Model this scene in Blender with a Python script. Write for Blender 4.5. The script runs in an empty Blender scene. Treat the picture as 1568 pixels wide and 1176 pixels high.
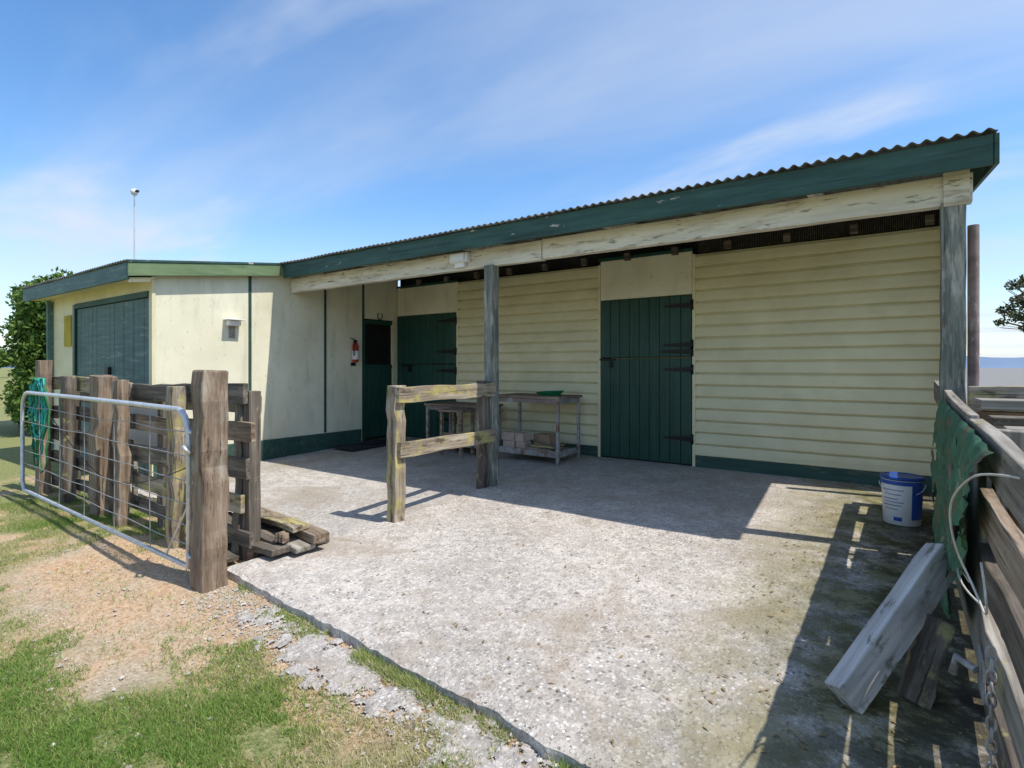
import bpy, math, random
import numpy as np
from mathutils import Vector, Matrix, noise
random.seed(7); np.random.seed(7)
S=bpy.context.scene
COL=S.collection
# ------------------------------------------------------------ helpers
def empty(name,loc=(0,0,0)):
    e=bpy.data.objects.new(name,None); e.location=loc; e.empty_display_size=.1
    COL.objects.link(e); return e
def link(ob,parent=None):
    COL.objects.link(ob)
    if parent is not None: ob.parent=parent
    return ob
def mesh(name,verts,faces,mat,parent=None,smooth=False):
    me=bpy.data.meshes.new(name)
    me.from_pydata([tuple(v) for v in verts],[],[tuple(f) for f in faces]); me.update()
    if smooth: me.polygons.foreach_set('use_smooth',[True]*len(me.polygons))
    if mat: me.materials.append(mat)
    return link(bpy.data.objects.new(name,me),parent)
def bevel(ob,w=.004,seg=2):
    m=ob.modifiers.new('bevel','BEVEL'); m.width=w; m.segments=seg; m.limit_method='ANGLE'; m.angle_limit=math.radians(50); return ob
def box(name,x0,x1,y0,y1,z0,z1,mat,parent=None,bv=.003):
    c=Vector(((x0+x1)/2,(y0+y1)/2,(z0+z1)/2)); a,b,d=(x1-x0)/2,(y1-y0)/2,(z1-z0)/2
    v=[(sx*a,sy*b,sz*d) for sx in(-1,1) for sy in(-1,1) for sz in(-1,1)]
    f=[(0,1,3,2),(4,6,7,5),(0,4,5,1),(2,3,7,6),(0,2,6,4),(1,5,7,3)]
    o=mesh(name,v,f,mat,parent); o.location=c
    if bv: bevel(o,bv)
    return o
def board(name,p0,p1,w,t,mat,parent=None,up=(0,0,1),jit=.003,bv=.005,seg=8,warp=0):
    """timber along local X; w = size along 'up', t = the other size"""
    p0=Vector(p0);p1=Vector(p1); L=(p1-p0).length; x=(p1-p0).normalized()
    z=Vector(up); z=(z-x*z.dot(x)).normalized(); y=z.cross(x)
    vs=[];fs=[]; ph=random.random()*6
    for i in range(seg+1):
        s=-L/2+L*i/seg
        ex=random.uniform(-jit,jit)*2 if i in(0,seg) else 0
        ow,ot=random.uniform(-jit,jit)+warp*math.sin(ph+i*5/seg),random.uniform(-jit,jit)
        for (a,b) in((-1,-1),(1,-1),(1,1),(-1,1)):
            vs.append((s+ex+random.uniform(-jit,jit)*(1 if i in(0,seg) else 0),a*t/2+ot+random.uniform(-jit,jit)*.5,b*w/2+ow+random.uniform(-jit,jit)*.5))
    for i in range(seg):
        for k in range(4):
            a=i*4+k;b=i*4+(k+1)%4
            fs.append((a,a+4,b+4,b))
    fs.append((0,1,2,3)); n=seg*4; fs.append((n+3,n+2,n+1,n))
    fs=[tuple(reversed(f)) for f in fs]
    o=mesh(name,vs,fs,mat,parent)
    m=Matrix((x,y,z)).transposed().to_4x4(); m.translation=(p0+p1)/2
    o.matrix_basis=m
    if bv: bevel(o,bv)
    return o
def tube(name,pts,r,mat,parent=None,cyc=False,res=3,smooth=False):
    cu=bpy.data.curves.new(name,'CURVE'); cu.dimensions='3D'; cu.bevel_depth=r; cu.bevel_resolution=res; cu.use_fill_caps=True
    if smooth:
        sp=cu.splines.new('NURBS'); sp.points.add(len(pts)-1)
        for p,q in zip(sp.points,pts): p.co=(*q,1)
        sp.use_endpoint_u=True; sp.order_u=3; sp.resolution_u=6
    else:
        sp=cu.splines.new('POLY'); sp.points.add(len(pts)-1)
        for p,q in zip(sp.points,pts): p.co=(*q,1)
    sp.use_cyclic_u=cyc
    cu.materials.append(mat)
    return link(bpy.data.objects.new(name,cu),parent)
def lathe(name,prof,mat,parent=None,loc=(0,0,0),n=32):
    vs=[];fs=[]
    for r,z in prof:
        for k in range(n):
            a=2*math.pi*k/n; vs.append((r*math.cos(a),r*math.sin(a),z))
    for i in range(len(prof)-1):
        for k in range(n):
            fs.append((i*n+k,i*n+(k+1)%n,(i+1)*n+(k+1)%n,(i+1)*n+k))
    fs.append(tuple(range(n-1,-1,-1))); m=(len(prof)-1)*n; fs.append(tuple(range(m,m+n)))
    o=mesh(name,vs,fs,mat,parent,smooth=False); o.location=loc
    for p in o.data.polygons:
        if len(p.vertices)==4: p.use_smooth=True
    return o
# ------------------------------------------------------------ materials
def mk(name,ramp,scale=(1,1,1),nscale=1.0,coord='Object',patches=(),rough=.85,bump=.25,metallic=0,var=.25,detail=8,spec=.3):
    m=bpy.data.materials.new(name); m.use_nodes=True; nt=m.node_tree; N=nt.nodes; L=nt.links
    b=N['Principled BSDF']; b.inputs['Roughness'].default_value=rough; b.inputs['Metallic'].default_value=metallic
    b.inputs['Specular IOR Level'].default_value=spec
    if coord=='World':
        g=N.new('ShaderNodeNewGeometry'); vec=g.outputs['Position']
    else:
        tc=N.new('ShaderNodeTexCoord'); oi=N.new('ShaderNodeObjectInfo')
        mu=N.new('ShaderNodeMath'); mu.operation='MULTIPLY'; mu.inputs[1].default_value=37; L.new(oi.outputs['Random'],mu.inputs[0])
        va=N.new('ShaderNodeVectorMath'); va.operation='ADD'; L.new(tc.outputs['Object'],va.inputs[0]); L.new(mu.outputs[0],va.inputs[1]); vec=va.outputs[0]
    def nz(sc,s,d=8,ro=.6):
        mp=N.new('ShaderNodeMapping'); mp.inputs['Scale'].default_value=sc; L.new(vec,mp.inputs['Vector'])
        n=N.new('ShaderNodeTexNoise'); n.inputs['Scale'].default_value=s; n.inputs['Detail'].default_value=d; n.inputs['Roughness'].default_value=ro
        L.new(mp.outputs[0],n.inputs['Vector']); return n.outputs['Fac']
    n1=nz(scale,nscale,detail)
    cr=N.new('ShaderNodeValToRGB'); L.new(n1,cr.inputs[0]); el=cr.color_ramp.elements
    while len(el)<len(ramp): el.new(.5)
    for e,(p,c) in zip(el,ramp): e.position=p; e.color=(*c,1)
    col=cr.outputs[0]
    n2=nz((1,1,1),1.7,4); mr=N.new('ShaderNodeMapRange'); mr.inputs[1].default_value=.3; mr.inputs[2].default_value=.7; mr.inputs[3].default_value=1-var; mr.inputs[4].default_value=1+var*.5
    L.new(n2,mr.inputs[0]); mx=N.new('ShaderNodeVectorMath'); mx.operation='SCALE'; L.new(col,mx.inputs[0]); L.new(mr.outputs[0],mx.inputs['Scale']); col=mx.outputs[0]
    for (c,sc,lo,hi,st) in patches:
        q=nz(sc,1,10,.65); r=N.new('ShaderNodeMapRange'); r.inputs[1].default_value=lo; r.inputs[2].default_value=hi; r.inputs[3].default_value=0; r.inputs[4].default_value=st
        L.new(q,r.inputs[0]); k=N.new('ShaderNodeMix'); k.data_type='RGBA'; L.new(r.outputs[0],k.inputs[0]); L.new(col,k.inputs[6]); k.inputs[7].default_value=(*c,1); col=k.outputs[2]
    L.new(col,b.inputs['Base Color'])
    if bump:
        bp=N.new('ShaderNodeBump'); bp.inputs['Strength'].default_value=bump; bp.inputs['Distance'].default_value=.01; L.new(n1,bp.inputs['Height']); L.new(bp.outputs[0],b.inputs['Normal'])
    return m
G=(1.4,26,26)
wood_grey=mk('weathered_wood_grey',[(.3,(.11,.095,.075)),(.5,(.27,.24,.20)),(.7,(.44,.41,.35))],G,patches=[((.33,.31,.12),(9,9,9),.56,.66,.6),((.07,.055,.04),(3,14,14),.58,.68,.7),((.05,.04,.03),(1.2,60,60),.60,.66,.8)],bump=.6)
wood_brown=mk('weathered_wood_brown',[(.3,(.10,.068,.046)),(.5,(.24,.175,.12)),(.7,(.40,.32,.24))],G,patches=[((.36,.34,.28),(5,8,8),.54,.70,.6),((.05,.035,.025),(3,16,16),.58,.68,.75),((.035,.025,.02),(1.0,60,60),.58,.64,.85)],bump=.8)
wood_dark=mk('weathered_wood_dark',[(.3,(.05,.04,.032)),(.5,(.13,.108,.085)),(.7,(.26,.225,.18))],G,patches=[((.34,.32,.13),(7,10,10),.6,.68,.8),((.03,.025,.02),(1.0,60,60),.58,.64,.85)],bump=.7)
wood_lichen=mk('lichen_wood',[(.3,(.13,.10,.07)),(.5,(.33,.27,.195)),(.7,(.52,.46,.36))],G,patches=[((.44,.38,.12),(5,9,9),.50,.60,.75),((.08,.055,.04),(3,9,9),.55,.64,.9),((.05,.035,.025),(1.0,60,60),.58,.64,.85)],bump=.8)
wood_pale=mk('pale_timber',[(.3,(.30,.28,.26)),(.5,(.52,.50,.47)),(.7,(.68,.66,.63))],G,patches=[((.14,.13,.10),(8,20,20),.56,.64,.8),((.2,.19,.15),(3,5,5),.52,.66,.6)],bump=.4)
post_green=mk('green_worn_post',[(.3,(.075,.085,.068)),(.5,(.18,.195,.16)),(.7,(.31,.31,.26))],G,patches=[((.46,.43,.36),(3,18,18),.50,.62,.75),((.15,.10,.06),(2,12,12),.56,.66,.8),((.03,.03,.025),(1.0,60,60),.58,.64,.85)],bump=.7)
cream=mk('cream_paint',[(.3,(.66,.605,.375)),(.6,(.73,.675,.435)),(.8,(.77,.72,.49))],(1,1,1),3,coord='World',patches=[((.40,.36,.20),(.8,3,9),.56,.76,.35),((.9,.88,.75),(60,60,60),.66,.70,.5),((.25,.22,.14),(22,22,22),.66,.73,.5)],bump=.1,var=.09,rough=.55)
cream_panel=mk('cream_panel_paint',[(.3,(.69,.65,.47)),(.6,(.77,.73,.55)),(.8,(.80,.77,.61))],(1,1,1),2,coord='World',patches=[((.36,.34,.24),(7,7,1.1),.53,.75,.4),((.09,.09,.065),(40,40,16),.63,.70,.65),((.4,.36,.24),(1.5,1.5,.9),.58,.78,.25)],bump=.08,var=.07,rough=.65)
cream_beam=mk('weathered_cream_beam',[(.3,(.62,.57,.45)),(.6,(.79,.75,.62)),(.8,(.82,.79,.68))],(1,12,12),1,coord='World',patches=[((.34,.24,.14),(1.3,8,10),.52,.66,.75),((.10,.08,.05),(5,20,30),.58,.66,.8)],bump=.35,var=.10)
green=mk('green_door_paint',[(.3,(.012,.050,.034)),(.6,(.020,.072,.052)),(.8,(.035,.10,.075))],(20,20,1.5),1,coord='World',patches=[((.10,.15,.12),(30,30,5),.62,.72,.5)],bump=.15,var=.15,rough=.4)
green_f=mk('green_fascia_paint',[(.3,(.028,.070,.056)),(.6,(.045,.105,.085)),(.8,(.07,.14,.12))],(2,20,20),1,coord='World',patches=[((.5,.44,.40),(3.2,7,11),.635,.655,.95),((.015,.03,.022),(1.2,12,18),.54,.68,.7)],bump=.25,var=.2,rough=.55)
green_b=mk('green_skirting_paint',[(.3,(.025,.065,.05)),(.6,(.04,.095,.075)),(.8,(.06,.13,.11))],(2,20,20),1,coord='World',patches=[((.22,.18,.12),(4,14,14),.58,.70,.6)],bump=.2,var=.2,rough=.6)
green_lit=mk('sunlit_green_paint',[(.3,(.13,.19,.09)),(.6,(.17,.24,.12)),(.8,(.22,.29,.15))],(20,2,20),1,coord='World',patches=[((.05,.08,.04),(14,1.5,14),.54,.70,.6)],bump=.2,var=.15,rough=.6)  # fascia green lightened for the barge: sunlight painted into the colour
bluegreen=mk('faded_green_paint',[(.3,(.06,.12,.11)),(.6,(.10,.175,.165)),(.8,(.16,.24,.225))],(2,20,20),1,coord='World',patches=[((.3,.33,.31),(3,16,20),.58,.68,.5)],bump=.2,var=.15,rough=.6)
roofm=mk('corrugated_iron',[(.3,(.10,.11,.10)),(.6,(.2,.21,.2)),(.8,(.3,.3,.28))],(3,.5,3),1,coord='World',patches=[((.2,.09,.04),(5,5,5),.6,.7,.6)],bump=.1,metallic=.2,rough=.5)
dark=mk('dark_void',[(.3,(.012,.012,.011)),(.7,(.03,.028,.025))],(3,3,3),2,bump=.1)
black=mk('black_iron',[(.3,(.006,.006,.006)),(.7,(.015,.014,.013))],(3,3,3),6,bump=.3,rough=.45)
galv=mk('galvanised_steel',[(.3,(.50,.51,.52)),(.7,(.72,.73,.74))],(3,3,3),6,bump=.05,metallic=.5,rough=.42,var=.1)
wirem=mk('dull_wire',[(.3,(.26,.26,.26)),(.7,(.40,.40,.40))],(3,3,3),6,bump=.05,metallic=.4,rough=.5,var=.1)
steel_rust=mk('worn_steel_frame',[(.3,(.22,.2,.18)),(.7,(.45,.44,.42))],(3,3,3),6,patches=[((.2,.08,.03),(12,12,12),.52,.62,.8)],bump=.1,rough=.55)
redwood=mk('grey_brown_post',[(.3,(.15,.11,.10)),(.7,(.30,.24,.22))],(1,1,1),8,patches=[((.45,.42,.4),(12,12,4),.58,.64,.7)],bump=.3)
white=mk('white_plastic',[(.3,(.74,.74,.71)),(.7,(.82,.82,.8))],(2,2,2),2,bump=.03,rough=.4,var=.08)
bluep=mk('blue_plastic',[(.3,(.02,.07,.32)),(.7,(.03,.10,.40))],(2,2,2),2,bump=.03,rough=.35)
greybl=mk('blue_grey_print',[(.3,(.25,.3,.42)),(.7,(.35,.4,.5))],(2,2,2),2,bump=0,rough=.5)
redp=mk('red_paint',[(.3,(.45,.02,.015)),(.7,(.55,.03,.02))],(2,2,2),2,bump=.03,rough=.3)
tarpm=mk('green_tarp',[(.3,(.03,.09,.05)),(.5,(.05,.145,.08)),(.7,(.08,.20,.12))],(6,6,6),2,patches=[((.16,.10,.06),(5,5,5),.55,.61,.85),((.3,.33,.25),(9,9,9),.62,.66,.6)],bump=.6,rough=.8)
teal=mk('teal_rope',[(.3,(.03,.30,.28)),(.7,(.05,.42,.38))],(2,2,2),5,bump=.1)
hoseg=mk('green_rope',[(.3,(.03,.15,.05)),(.7,(.05,.22,.08))],(2,2,2),5,bump=.1)
ropem=mk('pale_rope',[(.3,(.5,.48,.42)),(.7,(.68,.66,.6))],(2,2,2),20,bump=.2)
ply=mk('weathered_plywood',[(.3,(.20,.195,.165)),(.5,(.34,.33,.28)),(.7,(.46,.45,.38))],(8,1.5,8),1,coord='World',patches=[((.12,.15,.06),(3,3,3),.52,.66,.7)],bump=.3)
rustm=mk('rusty_sheet',[(.3,(.08,.038,.03)),(.7,(.19,.10,.08))],(4,4,4),2,bump=.2,rough=.7)
matm=mk('rubber_mat',[(.3,(.015,.017,.022)),(.7,(.035,.037,.045))],(4,4,4),20,bump=.3)
yel=mk('yellow_board',[(.3,(.42,.33,.04)),(.7,(.5,.4,.07))],(4,4,4),2,bump=.05)
brass=mk('tarnished_brass',[(.3,(.16,.13,.05)),(.7,(.28,.23,.10))],(4,4,4),8,bump=.1,rough=.5,metallic=.3)
card=mk('pale_cardboard',[(.3,(.44,.33,.25)),(.7,(.56,.44,.36))],(4,4,4),3,bump=.1)
cardb=mk('brown_cardboard',[(.3,(.30,.19,.11)),(.7,(.40,.27,.17))],(4,4,4),3,bump=.1)
# concrete
def concrete(name,base,agg=1.0,mosson=True):
    m=bpy.data.materials.new(name); m.use_nodes=True; nt=m.node_tree; N=nt.nodes; L=nt.links; b=N['Principled BSDF']
    b.inputs['Roughness'].default_value=.92; b.inputs['Specular IOR Level'].default_value=.2
    g=N.new('ShaderNodeNewGeometry'); P=g.outputs['Position']
    def nz(s,d=6,ro=.6,dist=0):
        n=N.new('ShaderNodeTexNoise'); n.inputs['Scale'].default_value=s; n.inputs['Detail'].default_value=d; n.inputs['Roughness'].default_value=ro; n.inputs['Distortion'].default_value=dist; L.new(P,n.inputs['Vector']); return n.outputs['Fac']
    def mr(i,lo,hi,a=0,c=1):
        r=N.new('ShaderNodeMapRange'); r.inputs[1].default_value=lo; r.inputs[2].default_value=hi; r.inputs[3].default_value=a; r.inputs[4].default_value=c; L.new(i,r.inputs[0]); return r.outputs[0]
    def mix(f,a,c):
        k=N.new('ShaderNodeMix'); k.data_type='RGBA'
        L.new(f,k.inputs[0])
        if isinstance(a,tuple): k.inputs[6].default_value=(*a,1)
        else: L.new(a,k.inputs[6])
        if isinstance(c,tuple): k.inputs[7].default_value=(*c,1)
        else: L.new(c,k.inputs[7])
        return k.outputs[2]
    def mul(a,c):
        k=N.new('ShaderNodeMath'); k.operation='MULTIPLY'; L.new(a,k.inputs[0])
        if isinstance(c,(int,float)): k.inputs[1].default_value=c
        else: L.new(c,k.inputs[1])
        return k.outputs[0]
    B=base
    big=nz(.8,6,.65); col=mix(mr(big,.38,.62),tuple(x*.74 for x in B),tuple(min(1,x*1.14) for x in B))
    med=nz(9,10,.75); col=mix(mr(med,.42,.60,.7,0),col,tuple(x*.52 for x in B))
    blot=nz(24,8,.8); col=mix(mr(blot,.50,.60,0,.6),col,tuple(min(1,x*1.35) for x in B))
    def vor(s):
        v=N.new('ShaderNodeTexVoronoi'); v.inputs['Scale'].default_value=s; L.new(P,v.inputs['Vector'])
        vb=N.new('ShaderNodeSeparateColor'); L.new(v.outputs['Color'],vb.inputs[0]); return mr(v.outputs['Distance'],.28,.46,1,0),vb
    aggm=mr(nz(1.6,6,.7),.40,.60,.35*agg,1.0*agg)
    near,vb=vor(44)
    dk=mul(near,mr(vb.outputs[0],.62,.72)); lt=mul(near,mr(vb.outputs[1],.64,.74))
    col=mix(mul(mul(dk,aggm),.9),col,tuple(x*.30 for x in B)); col=mix(mul(mul(lt,aggm),.85),col,(.82,.80,.76))
    near2,vb2=vor(105)
    col=mix(mul(mul(near2,mr(vb2.outputs[0],.6,.7)),.6),col,tuple(x*.38 for x in B))
    col=mix(mul(mul(near2,mr(vb2.outputs[1],.7,.8)),.5),col,(.76,.74,.70))
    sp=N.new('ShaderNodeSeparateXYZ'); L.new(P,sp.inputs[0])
    col=mix(mr(nz(1.3,10,.75,.5),.50,.62,0,.7),col,tuple(x*y for x,y in zip(B,(.62,.56,.48))))
    col=mix(mr(nz(4.5,8,.75),.57,.66,0,.65),col,tuple(x*y for x,y in zip(B,(.48,.42,.35))))
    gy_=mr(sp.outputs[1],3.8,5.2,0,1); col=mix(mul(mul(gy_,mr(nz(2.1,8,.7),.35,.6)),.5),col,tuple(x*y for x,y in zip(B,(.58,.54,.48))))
    if mosson:
        ms=mr(sp.outputs[0],-1.0,-.2,0,1); mo=mul(ms,mr(nz(2.6,10,.75),.40,.52)); col=mix(mul(mo,.8),col,(.25,.225,.09))
        mo2=mul(mr(sp.outputs[0],-.8,-.05,0,1),mr(nz(6,10,.75),.44,.54)); col=mix(mul(mo2,.85),col,(.075,.075,.03))
        soil=mul(mr(sp.outputs[0],-.15,.22,0,1),mr(nz(11,8,.75),.36,.5)); col=mix(mul(soil,.9),col,(.055,.045,.03))
    L.new(col,b.inputs['Base Color'])
    bp=N.new('ShaderNodeBump'); bp.inputs['Strength'].default_value=.85; bp.inputs['Distance'].default_value=.006
    a=N.new('ShaderNodeMath'); a.operation='ADD'; L.new(mul(near,.6),a.inputs[0]); L.new(mul(blot,1.6),a.inputs[1]); L.new(a.outputs[0],bp.inputs['Height']); L.new(bp.outputs[0],b.inputs['Normal'])
    return m
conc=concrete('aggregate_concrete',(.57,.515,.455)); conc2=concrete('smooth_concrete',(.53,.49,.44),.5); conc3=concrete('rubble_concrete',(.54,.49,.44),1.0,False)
# ------------------------------------------------------------ ground
def slope(y): return .03*(min(max(y,-3),6.7)-6.7)
def fbm(x,y,s,z=0): return noise.fractal(Vector((x*s,y*s,z)),1.0,2.0,5)
def masks(x,y):
    n=fbm(x,y,1.6)*.35+fbm(x,y,6,3)*.16
    e=math.hypot((x+4.05)/1.65,(y-1.5)/.80)
    d1=1-e+n*.9
    d2=.26-abs(y-1.62)+n*.38 if x>-3.6 and x<-.2 else -1
    dirt=max(min(1,max(0,d1*2.2+.35)),min(1,max(0,d2*5)))
    dirt=max(dirt,min(1,max(0,(fbm(x,y,2.6,9)-.06)*3)) * .8)
    return dirt
def axis(lo,hi,st,far):
    a=list(np.arange(lo,hi+1e-6,st)); s=st; p=hi; out=[]
    while p<far: s*=1.35; p+=s; out.append(p)
    q=lo; s=st; pre=[]
    while q>-far: s*=1.35; q-=s; pre.append(q)
    return pre[::-1]+a+out
ax=axis(-8.5,.8,.045,1500); ay=axis(-.4,3.2,.045,1500)
vs=[];da=[];gr=[]
for y in ay:
    for x in ax:
        nearr=(-9<x<1.5 and -1<y<3.5)
        z=slope(y)-.052
        if nearr:
            z+=fbm(x,y,1.2)*.012+fbm(x,y,9,4)*.005
            d=masks(x,y); z-=d*.006
        else: d=min(1,max(0,fbm(x*.3,y*.3,1)*1.5)) if abs(x)<60 else 0
        if y>2.4 and -7.3<x<.5: z-=.04
        vs.append((x,y,z)); da.append(d); gr.append(1.0 if (x>.3 and y>3) else 0.0)
nx=len(ax); fs=[(j*nx+i,j*nx+i+1,(j+1)*nx+i+1,(j+1)*nx+i) for j in range(len(ay)-1) for i in range(nx-1)]
gm=bpy.data.materials.new('grass_and_dirt'); gm.use_nodes=True
nt=gm.node_tree;N=nt.nodes;L=nt.links;b=N['Principled BSDF'];b.inputs['Roughness'].default_value=.95;b.inputs['Specular IOR Level'].default_value=.1
g=N.new('ShaderNodeNewGeometry')
def gn(s,d=6,ro=.65):
    n=N.new('ShaderNodeTexNoise');n.inputs['Scale'].default_value=s;n.inputs['Detail'].default_value=d;n.inputs['Roughness'].default_value=ro;L.new(g.outputs['Position'],n.inputs['Vector']);return n.outputs['Fac']
def rampn(f,els):
    c=N.new('ShaderNodeValToRGB');L.new(f,c.inputs[0]);e=c.color_ramp.elements
    while len(e)<len(els): e.new(.5)
    for k,(p,cc) in zip(e,els): k.position=p;k.color=(*cc,1)
    return c.outputs[0]
def gmix(f,a,c):
    k=N.new('ShaderNodeMix');k.data_type='RGBA';L.new(f,k.inputs[0]);L.new(a,k.inputs[6]);L.new(c,k.inputs[7]);return k.outputs[2]
n_f=gn(30,10,.8)
dirtc=rampn(n_f,[(.36,(.31,.185,.105)),(.5,(.54,.36,.215)),(.64,(.68,.53,.38))])
dirt2=rampn(gn(60,8,.8),[(.38,(.28,.21,.135)),(.62,(.62,.52,.38))])
dmx=N.new('ShaderNodeMapRange');dmx.inputs[1].default_value=.46;dmx.inputs[2].default_value=.66;L.new(gn(1.7,8,.7),dmx.inputs[0]); dirtc=gmix(dmx.outputs[0],dirtc,dirt2)
grassc=rampn(gn(48,10,.85),[(.38,(.08,.11,.03)),(.5,(.21,.23,.085)),(.62,(.44,.38,.21))])
gravc=rampn(gn(60,8,.8),[(.38,(.12,.117,.112)),(.62,(.34,.33,.31))])
a1=N.new('ShaderNodeAttribute');a1.attribute_name='dirt';a2=N.new('ShaderNodeAttribute');a2.attribute_name='gravel'
col=gmix(a1.outputs['Fac'],grassc,dirtc);col=gmix(a2.outputs['Fac'],col,gravc);L.new(col,b.inputs['Base Color'])
bp=N.new('ShaderNodeBump');bp.inputs['Strength'].default_value=1;bp.inputs['Distance'].default_value=.012;L.new(n_f,bp.inputs['Height']);L.new(bp.outputs[0],b.inputs['Normal'])
go=mesh('ground',vs,fs,gm,smooth=True)
for nm,arr in(('dirt',da),('gravel',gr)):
    at=go.data.attributes.new(nm,'FLOAT','POINT'); at.data.foreach_set('value',arr)
def blades(name,pts,hmin,hmax,mat):
    n=len(pts); A=np.array(pts); P=A[:,:3]; ang=np.random.rand(n)*2*np.pi; h=(hmin+(hmax-hmin)*np.random.rand(n)**1.5)*A[:,3]; w=.0016+.0016*np.random.rand(n)
    la=np.random.rand(n)*2*np.pi; ll=h*(.3+1.2*np.random.rand(n))
    v=np.zeros((n,3,3)); dx=np.cos(ang)*w; dy=np.sin(ang)*w
    v[:,0]=P+np.stack([-dx,-dy,-.004+0*dx],1); v[:,1]=P+np.stack([dx,dy,-.004+0*dx],1); v[:,2]=P+np.stack([np.cos(la)*ll,np.sin(la)*ll,h],1)
    me=bpy.data.meshes.new(name); me.vertices.add(n*3); me.vertices.foreach_set('co',v.ravel()); me.loops.add(n*3); me.loops.foreach_set('vertex_index',np.arange(n*3)); me.polygons.add(n); me.polygons.foreach_set('loop_start',np.arange(n)*3); me.polygons.foreach_set('loop_total',np.full(n,3))
    me.update(); me.validate()
    tone=np.clip(.75*np.random.rand(n)+.6*np.array([fbm(p[0],p[1],1.1,7) for p in pts])+.12,0,1)
    at=me.attributes.new('tone','FLOAT','POINT'); at.data.foreach_set('value',np.repeat(tone,3))
    me.materials.append(mat); return link(bpy.data.objects.new(name,me))
def foliage(name,stops,trans=.25):
    m=bpy.data.materials.new(name);m.use_nodes=True;nt=m.node_tree;N=nt.nodes;L=nt.links;b=N['Principled BSDF'];b.inputs['Roughness'].default_value=.6;b.inputs['Specular IOR Level'].default_value=.2
    a=N.new('ShaderNodeAttribute');a.attribute_name='tone';c=N.new('ShaderNodeValToRGB');e=c.color_ramp.elements
    while len(e)<len(stops): e.new(.5)
    for k,(p,cc) in zip(e,stops): k.position=p;k.color=(*cc,1)
    L.new(a.outputs['Fac'],c.inputs[0]);L.new(c.outputs[0],b.inputs['Base Color'])
    t=N.new('ShaderNodeBsdfTranslucent');L.new(c.outputs[0],t.inputs[0]);ms=N.new('ShaderNodeMixShader');ms.inputs[0].default_value=trans;L.new(b.outputs[0],ms.inputs[1]);L.new(t.outputs[0],ms.inputs[2]);L.new(ms.outputs[0],N['Material Output'].inputs[0]);return m
grassm=foliage('grass_blades',[(0,(.14,.27,.045)),(.45,(.25,.36,.085)),(.75,(.42,.42,.16)),(1,(.62,.54,.34))],.4)
def yf(x):
    return 1.68+.075*max(0,-.8-x)+.035*fbm(x,0,2.5)+.016*fbm(x,0,12)
pts=[]
rg=np.random.RandomState(3)
while len(pts)<175000:
    X=rg.uniform(-7.5,-.2,4000); Y=rg.uniform(.25,2.6,4000)
    for x,y in zip(X,Y):
        if x>-3.75 and y>yf(x)-.01: continue
        if y>2.4: continue
        r=math.hypot(x,y)
        if rg.rand()>min(1,2.6/r): continue
        d=masks(x,y)
        if rg.rand()<d*.95+.02: continue
        if fbm(x,y,3.3,5)+.38<rg.rand()*.5: continue
        pts.append((x,y,slope(y)-.05+fbm(x,y,1.2)*.012,1.0))
for k in range(12000):   # tufts growing against the slab edge
    x=rg.uniform(-3.7,-.5); q=fbm(x,7,2.2)+(.35 if x>-1.35 else 0)+(.2 if -3.3<x<-2.9 else 0)-.08
    if q<.05+rg.rand()*.25: continue
    y=yf(x)-.012-abs(rg.normal(0,.03+.05*max(0,x+1.6))); pts.append((x,y,slope(y)-.05,1.8))
blades('grass',pts,.008,.028,grassm)
# ------------------------------------------------------------ slabs
def slab(name,x0,x1,front,y1,dz,mat,step=.05,flare=0):
    xs=np.arange(x0,x1+1e-6,(x1-x0)/round((x1-x0)/step)); nv=int((y1-1.7)/step)
    V=[];F=[];W=nv+2
    for i,x in enumerate(xs):
        f=front(x)
        k=max(0,1-i/8)
        V.append((x-flare*k,f-.004+.008*fbm(x,3,20),slope(f)+dz-.12))
        for j in range(nv+1):
            y=f+(y1-f)*j/nv; e=.006*fbm(x,y,8,2) if j==0 else 0
            fl=flare*k*max(0,1-(y-1.9)/1.3) if y<3.2 else 0
            xx=x-fl+(.014*fbm(0,y,3) if i==0 else 0)
            V.append((xx,y,slope(y)+dz+.004*fbm(x,y,1.5)+e-(.008+.010*abs(fbm(x,1,15)) if j==0 else 0)))
    for i in range(len(xs)-1):
        for j in range(W-1):
            a=i*W+j; F.append((a,a+W,a+W+1,a+1))
    base=len(V)
    for j in range(1,W): x,y,z=V[j]; V.append((x,y,z-.12))
    for j in range(1,W-1): F.append((j,j+1,base+j,base+j-1))
    base=len(V); o=(len(xs)-1)*W
    for j in range(1,W): x,y,z=V[o+j]; V.append((x,y,z-.12))
    for j in range(1,W-1): F.append((o+j+1,o+j,base+j-1,base+j))
    return mesh(name,V,F,mat,smooth=False)
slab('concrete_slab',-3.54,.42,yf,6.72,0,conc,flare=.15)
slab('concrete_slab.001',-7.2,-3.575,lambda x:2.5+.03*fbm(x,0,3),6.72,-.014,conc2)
# crumbled concrete lying nearly flush in the dirt in front of the slab
V=[];F=[];st_=.010; xs=np.arange(-3.3,-.95,st_); ys=np.arange(1.25,1.90,st_); ok=[]
for j,y in enumerate(ys):
    for i,x in enumerate(xs):
        c=1.64-.06*(x+2.2); m=.25-abs(y-c)*2.1+fbm(x,y,2.1,11)*.75+.36*fbm(x,y,12,2)-.14
        cr_=abs(noise.noise(Vector((x*5+fbm(x,y,4),y*5,3.3))))
        m-=max(0,.06-cr_)*7
        h=min(.011,max(-.014,m*.11))+.0045*fbm(x,y,20)
        V.append((x,y,slope(y)-.056+fbm(x,y,1.2)*.012+h)); ok.append(m>-.03 and y<yf(x)-.004)
w_=len(xs)
for j in range(len(ys)-1):
    for i in range(w_-1):
        a=j*w_+i
        if ok[a] and ok[a+1] and ok[a+w_] and ok[a+w_+1]: F.append((a,a+1,a+w_+1,a+w_))
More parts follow.
